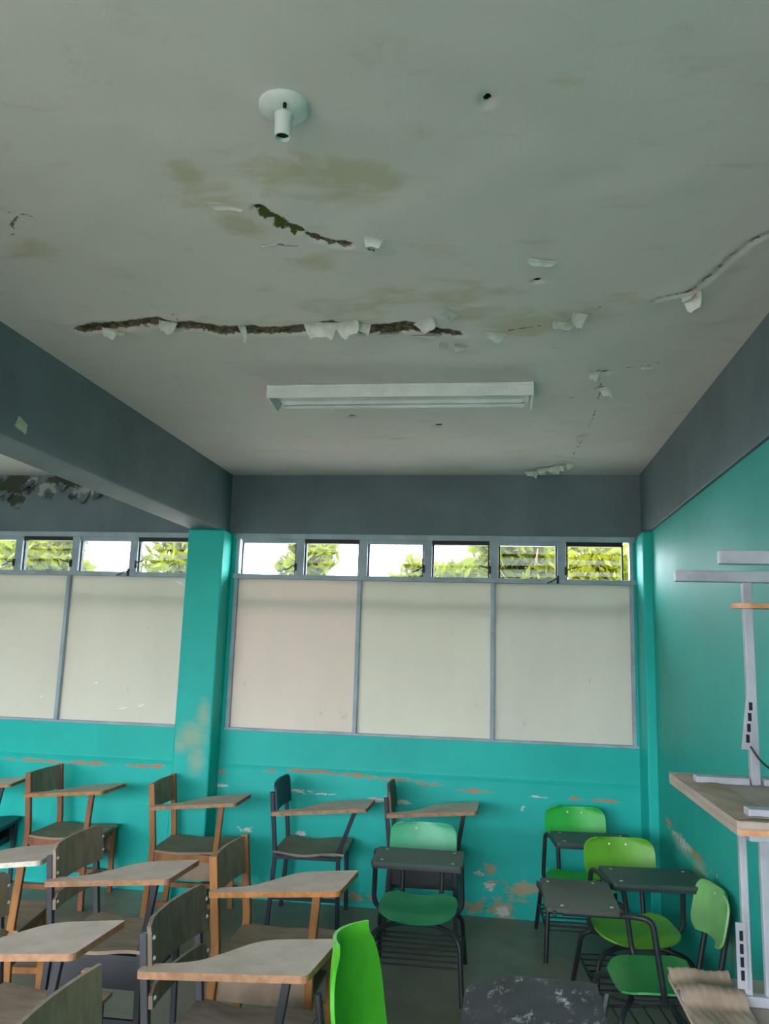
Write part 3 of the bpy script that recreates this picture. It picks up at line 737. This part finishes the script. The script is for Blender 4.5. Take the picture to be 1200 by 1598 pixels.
# ------------------------------------------------------------------ green desk chairs
def shell_back(bx, z0, z1, hw, th, p=4, curve=.03, lean=.18, slot=False):
    def P(u, v):
        a = 2 * u - 1; c = -math.cos(math.pi * v)
        r = (max(0, 1 - abs(c) ** p)) ** (1 / p)
        zc, hz = (z0 + z1) / 2, (z1 - z0) / 2
        aa = math.sin(a * math.pi / 2)
        y = hw * aa * max(r, .45 if not slot else .5)
        return (-bx - lean * (zc + hz * c - z1) * -1 * -1 + curve * (aa ** 2 - 1), y, zc + hz * c)
    return P
def desk_chair(name, label, x, y, a, seat='emerald', back='emerald', desk='desk_dark', dr=.13, zd=.70, df=.437, dw=.223, bx=.275, bz=.745, bh=.20, tall=False, big_round=.02, dy=.02, rv=True, frx=-.333, twist=0):
    e = tag(empty(name, (x, y, 0), a), label, 'desk chair', 'green desk chairs')
    mt = M['metal']
    R = .0125
    for s in (-1, 1):
        MB().tube(fillet([(.237, s * .242, 0), (.205, s * .225, .31), (.12, s * .10, .332), (.12, 0, .332)], .07), R).build('front_leg', mt, e)
        MB().tube(fillet([(frx, s * .242, 0), (frx + .17, s * .225, .305), (-.13, s * .10, .332), (-.13, 0, .332)], .07), R).build('rear_leg', mt, e)
        MB().tube([(-.13, s * .10, .332), (.12, s * .10, .332)], R).build('seat_rail', mt, e)
        MB().tube(fillet([(-.10, s * .10, .335), (-.215 if not tall else -.32, s * .11, .345), (-bx - (.028 if not tall else .072), s * .11, bz - bh * (.40 if not tall else .75))], .05), R).build('back_post', mt, e)
        MB().tube(fillet([(.0, s * .09, .332), (.03, s * .235, .37), (.07, s * .225, zd - .03), (.14, s * .205, zd - .024), (df - .05, s * .195, zd - .024)], .07), R).build('desk_arm', mt, e)
        MB().tube([(.222, s * .234, .16), (-.245, s * .234, .175)], .007).build('basket_rail', mt, e)
        MB().tube([(.215, s * .232, .22), (-.02, s * .234, .165)], .006).build('basket_brace', mt, e)
    w0 = None
    for k in range(7):
        if w0 is None:
            w0 = MB().tube([(0, -.234, 0), (0, .234, 0)], .0045, 6).build('basket_wire', mt, e); o = w0
        else: o = dup(w0, e)
        o.location = (.20 - k * .07, 0, .162 + k * .002)
    # seat pan: rounded and dished with a turned-down front lip
    def SP(u, v):
        c = 2 * u - 1; aa = math.sin((2 * v - 1) * math.pi / 2)
        cc = math.sin(c * math.pi / 2)
        r = (max(0, 1 - abs(cc) ** 4)) ** .25
        hw = .205 * max(r, .62)
        xx = .175 * cc
        z = .392 - .018 * (1 - aa * aa) - .03 * max(0, cc - .45) ** 2 * 3 + .02 * max(0, -cc - .3)
        return (xx, hw * aa, z)
    st = MB().sheet(SP, 16, 14, .009).build('seat', M[seat], e)
    lean = .22
    z0 = bz - bh
    def BP(u, v):
        aa = math.sin((2 * u - 1) * math.pi / 2); c = math.sin((2 * v - 1) * math.pi / 2)
        r = (max(0, 1 - abs(c) ** 4.5)) ** (1 / 4.5)
        y = .188 * aa * max(r, .62)
        z = (z0 + bz) / 2 + bh / 2 * c
        return (-bx + (bz - z) * lean - .035 * (1 - aa * aa), y, z)
    bk = None
    if not tall:
        bk = MB().sheet(BP, 16, 14, .009).build('backrest', M[back], e)
    else:
        # one tall shell with a hand slot low in the middle
        b = MB()
        def T(u, v):
            aa = 2 * u - 1; z = .425 + (bz - .425) * v
            r = (max(0, 1 - max(0, (v - .40) / .60) ** 2.3)) ** (1 / 2.2)
            y = (.175 + .05 * v) * aa * max(r, .55)
            return (-bx + .07 * (1 - v) ** 1.3 - .05 * (1 - aa * aa), y, z)
        # columns left and right of the slot, full width above and below
        b.sheet(lambda u, v: T(u, .24 + .76 * v), 18, 16, .012)
        b.sheet(lambda u, v: T(u * .42, .24 * v), 7, 6, .012)
        b.sheet(lambda u, v: T(.58 + u * .42, .24 * v), 7, 6, .012)
        b.sheet(lambda u, v: T(.42 + u * .16, .10 * v), 3, 2, .010)
        bk = b.build('backrest', M[back], e)
    out = round_poly([(dr, dy - dw), (df, dy - dw), (df, dy + dw), (dr, dy + dw)], [.02, .02, .02, big_round], 6)
    if twist:
        mx_, my_ = (dr + df) / 2, dy; ct, st = math.cos(twist), math.sin(twist)
        out = [(mx_ + (px - mx_) * ct - (py - my_) * st, my_ + (px - mx_) * st + (py - my_) * ct) for px, py in out]
    ins = .008
    MB().prism(out, zd - .016, zd).build('desk_top', M[desk], e, .004)
    # steel frame under the top
    MB().bars([(df - .012, dy - dw + .006, zd - .021), (df - .012, dy + dw - .006, zd - .021)], .014, .022, (1, 0, 0)).build('desk_frame', mt, e, .002)
    if rv:
        r0 = None
        for xx, yy in ((dr + .05, dy - dw + .05), (df - .05, dy - dw + .05), (dr + .05, dy + dw - .05), (df - .05, dy + dw - .05)):
            if r0 is None:
                r0 = MB().lathe([(0, .003), (.006, .002), (.008, 0)], n=8).build('rivet', M['rivet'], e); o = r0
            else: o = dup(r0, e)
            o.location = (xx, yy, zd)
        if not tall:
            for yy in (-.045, .045):
                o = dup(r0, e); z = bz - .035
                o.location = (-bx + (bz - z) * lean - .034, yy, z); o.rotation_euler = (0, math.pi / 2 - .2, 0)
    return e

desk_chair('desk_chair', 'emerald green desk chair standing alone in the middle of the floor', -.416, -1.17, -1.558, back='emerald_pale')
desk_chair('desk_chair', 'vivid green desk chair at the back wall, right, farthest of its group', .50, -.47, -1.52, seat='vivid', back='vivid', bz=.755, zd=.69)
desk_chair('desk_chair', 'yellowish lime green desk chair with dark desk near the right corner', .675, -1.25, -1.47, seat='lime', back='lime')
desk_chair('desk_chair', 'leaf green desk chair beside the right wall, faded pale backrest', .665, -1.86, 3.25, seat='leafgreen', back='palegreen', desk='desk_olive', frx=-.235, twist=-.11, dr=.172, df=.475, dy=.01, bx=.255)
desk_chair('desk_chair', 'bright green tall-backed desk chair with scratched dark top in the foreground', -.152, -3.06, -.2, seat='bright', back='bright', desk='desk_scratched', dr=.045, df=.46, zd=.688, bx=.30, bz=.835, tall=True, big_round=.20, twist=.2, dy=.055, rv=False)

# ------------------------------------------------------------------ stacked tables by the right wall
TX, TH = .765, .425       # centre, depth across
Y0, Y1 = -2.84, -3.62
def table(name, label, z, up, legs, group='stacked tables', ya=Y0, yb=Y1):
    """z: underside of feet (up) or tabletop face lying down (not up)"""
    e = tag(empty(name, (TX, (ya + yb) / 2, z), 0), label, 'table', group)
    L = abs(yb - ya) / 2; w = TH / 2
    sgn = 1 if up else -1
    zt = legs if up else 0
    out = round_poly([(-w, -L), (w, -L), (w, L), (-w, L)], .012, 4)
    z0, z1 = zt, zt + .016
    top = MB().prism(out, z0, z1).build('tabletop', M['hardboard'], e, .003)
    MB().box(-w + .004, w, -L - .0025, -L + .0005, z0 + .002, z1 - .002).build('edge_band', M['laminate_edge' if up else 'hardboard'], e)
    zf = 0 if up else legs + .016               # level of the foot bars
    zb = 0 + .032 if up else .026
    ze = legs if up else legs + .026
    for yy in (L - (.10 if up else .19), -L + .07):
        MB().box(-w + .0, w - .0, yy - .016, yy + .016, *((0, .030) if up else (zf - .035, zf))).build('foot_bar', M['steel_light'], e, .003)
        if up: zz = (.030, legs)
        else: zz = (.016, zf - .035)
        if up:
            for xa, xb in ((-.030, -.008), (.030, .062)):
                MB().box(xa, xb, yy - .012, yy + .012, *zz).build('leg', M['steel_light'], e, .003)
        else: MB().box(-.012, .016, yy - .012, yy + .012, *zz).build('leg', M['steel_light'], e, .003)
        zr = (legs - .022, legs) if up else (.016, .036)
        MB().box(-w + .04, -.018, yy - .022, yy + .022, *zr).box(.022, w - .03, yy - .022, yy + .022, *zr).build('top_rail', M['steel_light'], e, .003)
    return e
T1 = table('stacked_table', 'bottom table of the stack, brown top under crumpled paper', 0, True, .684, ya=-2.73, yb=-3.6)
T2 = table('stacked_table', 'middle table of the stack, standing on the bottom table, peach edge', .702, True, .616)
T3 = table('stacked_table', 'top table of the stack turned upside down, grey feet in the air', 1.3345, False, .645)
# slotted plates, brace boards
def slotted(parent, x, y, z0, z1, nm='slotted_plate', tilt=0):
    b = MB().bars([(x, y, z0), (x + tilt, y, z1)], .030, .004, (1, 0, 0))
    o = b.build(nm, M['steel_light'], parent)
    s = MB()
    n = 4
    for k in range(n):
        t0 = .2 + .6 * k / (n - 1); zc = z0 + (z1 - z0) * t0; xc = x + tilt * t0
        s.box(xc - .005, xc + .005, y - .0035, y - .0015, zc - (z1 - z0) * .075, zc + (z1 - z0) * .075)
    s.build('slot', M['black'], o)
    return o
L2 = abs(Y1 - Y0) / 2
slotted(T2, -.037, L2 - .10 - .0145, .05, .235)
slotted(T3, -.022, L2 - .19 - .0145, .12, .28, tilt=.020)
MB().prism([(-.05, L2 - .20), (.0, L2 - .225), (.20, L2 - .225), (.20, L2 - .168), (-.02, L2 - .168)], .545, .560).build('brace_board', M['laminate_edge'], T3, .003)
MB().box(-.01, .19, L2 - .30, L2 - .24, .590, .612).build('brace_board', M['laminate_edge'], T2, .003)
MB().tube(fillet([(-.012, L2 - .208, .13), (.01, L2 - .22, .09), (.06, L2 - .225, .05), (.12, L2 - .22, .06)], .03), .003, 6).build('loose_cable', M['cable'], T3)
# paper
def paper(u, v):
    x = .548 + .185 * u; y = -3.42 + .69 * v
    z = .7045 + .004 * math.sin(9 * u + 5 * v) * math.sin(7 * v + 2) + .004 * math.sin(23 * u + 17 * v) ** 2
    if v > .88:
        t = (v - .88) / .12; z += .025 * math.sin(t * 2.6); y -= .02 * t * t
    z += .036 * math.exp(-((y + 2.94) / .045) ** 4)
    return (x, y, z + .001)
tag(MB().sheet(paper, 22, 40, .0012).build('kraft_paper', M['kraft']), 'crumpled brown wrapping paper spread on the bottom table by the wall', 'paper')
def paper2(u, v):
    x = -.20 + .10 * u + .012 * math.sin(19 * v) * (1 - u); y = -.36 + .70 * v
    return (x, y, .0175 + .004 * abs(math.sin(11 * v + 3 * u)) * u * (1 - u) * 4)
MB().sheet(paper2, 6, 30, .001).build('torn_paper_strip', M['kraft'], T3)

# ------------------------------------------------------------------ trees outside
def tree(label, x, y, zc, rx, rz, n, hgt, lean=.2, size=.085):
    e = tag(empty('tree', (x, y, -.2)), label, 'tree', 'trees outside the louvers')
    b = MB(); top = (lean, 0, zc + .2 + rz * .6)
    b.tube([(0, 0, 0), (lean * .3, .03, zc * .5), top], [.07, .05, .02], 8)
    for k in range(6):
        a = k * 1.05 + x; t = .55 + .07 * k
        p = Vector((lean * t, 0, (zc + .2) * t))
        b.tube([p, p + Vector((math.cos(a) * rx * .4, math.sin(a) * rx * .4, .25)), p + Vector((math.cos(a) * rx * .9, math.sin(a) * rx * .9, .55))], [.03, .02, .008], 6)
    b.build('trunk', M['bark'], e)
    c = RNG.normal(size=(n, 3)); c /= np.linalg.norm(c, axis=1)[:, None]; c *= RNG.random((n, 1)) ** .45
    # clump the leaves
    cl = RNG.normal(size=(26, 3)); cl /= np.linalg.norm(cl, axis=1)[:, None]; cl *= RNG.random((26, 1)) ** .4 * .9
    idx = RNG.integers(0, 26, n); c = cl[idx] + c * .36
    c = c * np.array([rx, rx, rz]) + np.array([lean, 0, zc + .2])
    d = RNG.normal(size=(n, 3)); d /= np.linalg.norm(d, axis=1)[:, None]
    r = RNG.normal(size=(n, 3)); s = np.cross(d, r); s /= np.linalg.norm(s, axis=1)[:, None]
    k = size * (.6 + .8 * RNG.random((n, 1)))
    V = np.stack([c - d * k, c + s * k * .42, c + d * k, c - s * k * .42], 1).reshape(-1, 3)
    me = bpy.data.meshes.new('crown'); me.from_pydata(V.tolist(), [], np.arange(4 * n).reshape(-1, 4).tolist()); me.materials.append(M['leaf'])
    o = bpy.data.objects.new('crown', me); COL.objects.link(o); o.parent = e; o['kind'] = 'stuff'
tree('leafy tree outside the leftmost louvers', -6.2, 4.2, 2.8, 1.1, .9, 4200, 4)
tree('leafy tree outside the louvers beside the column', -4.35, 4.6, 2.85, .75, .8, 2600, 4)
tree('low tree outside the second louver of the right window', -2.6, 4.6, 2.75, .36, .5, 900, 3, .1)
tree('low tree outside the third and fourth louvers of the right window', -.95, 4.8, 2.55, .62, .45, 1600, 3)
tree('tree with slanting branches outside the fifth louver', .65, 4.0, 2.85, .55, .7, 2200, 4, -.35)
tree('tree with slanting trunk outside the rightmost louver', .95, 5.3, 2.95, .62, .8, 2200, 4, .3)
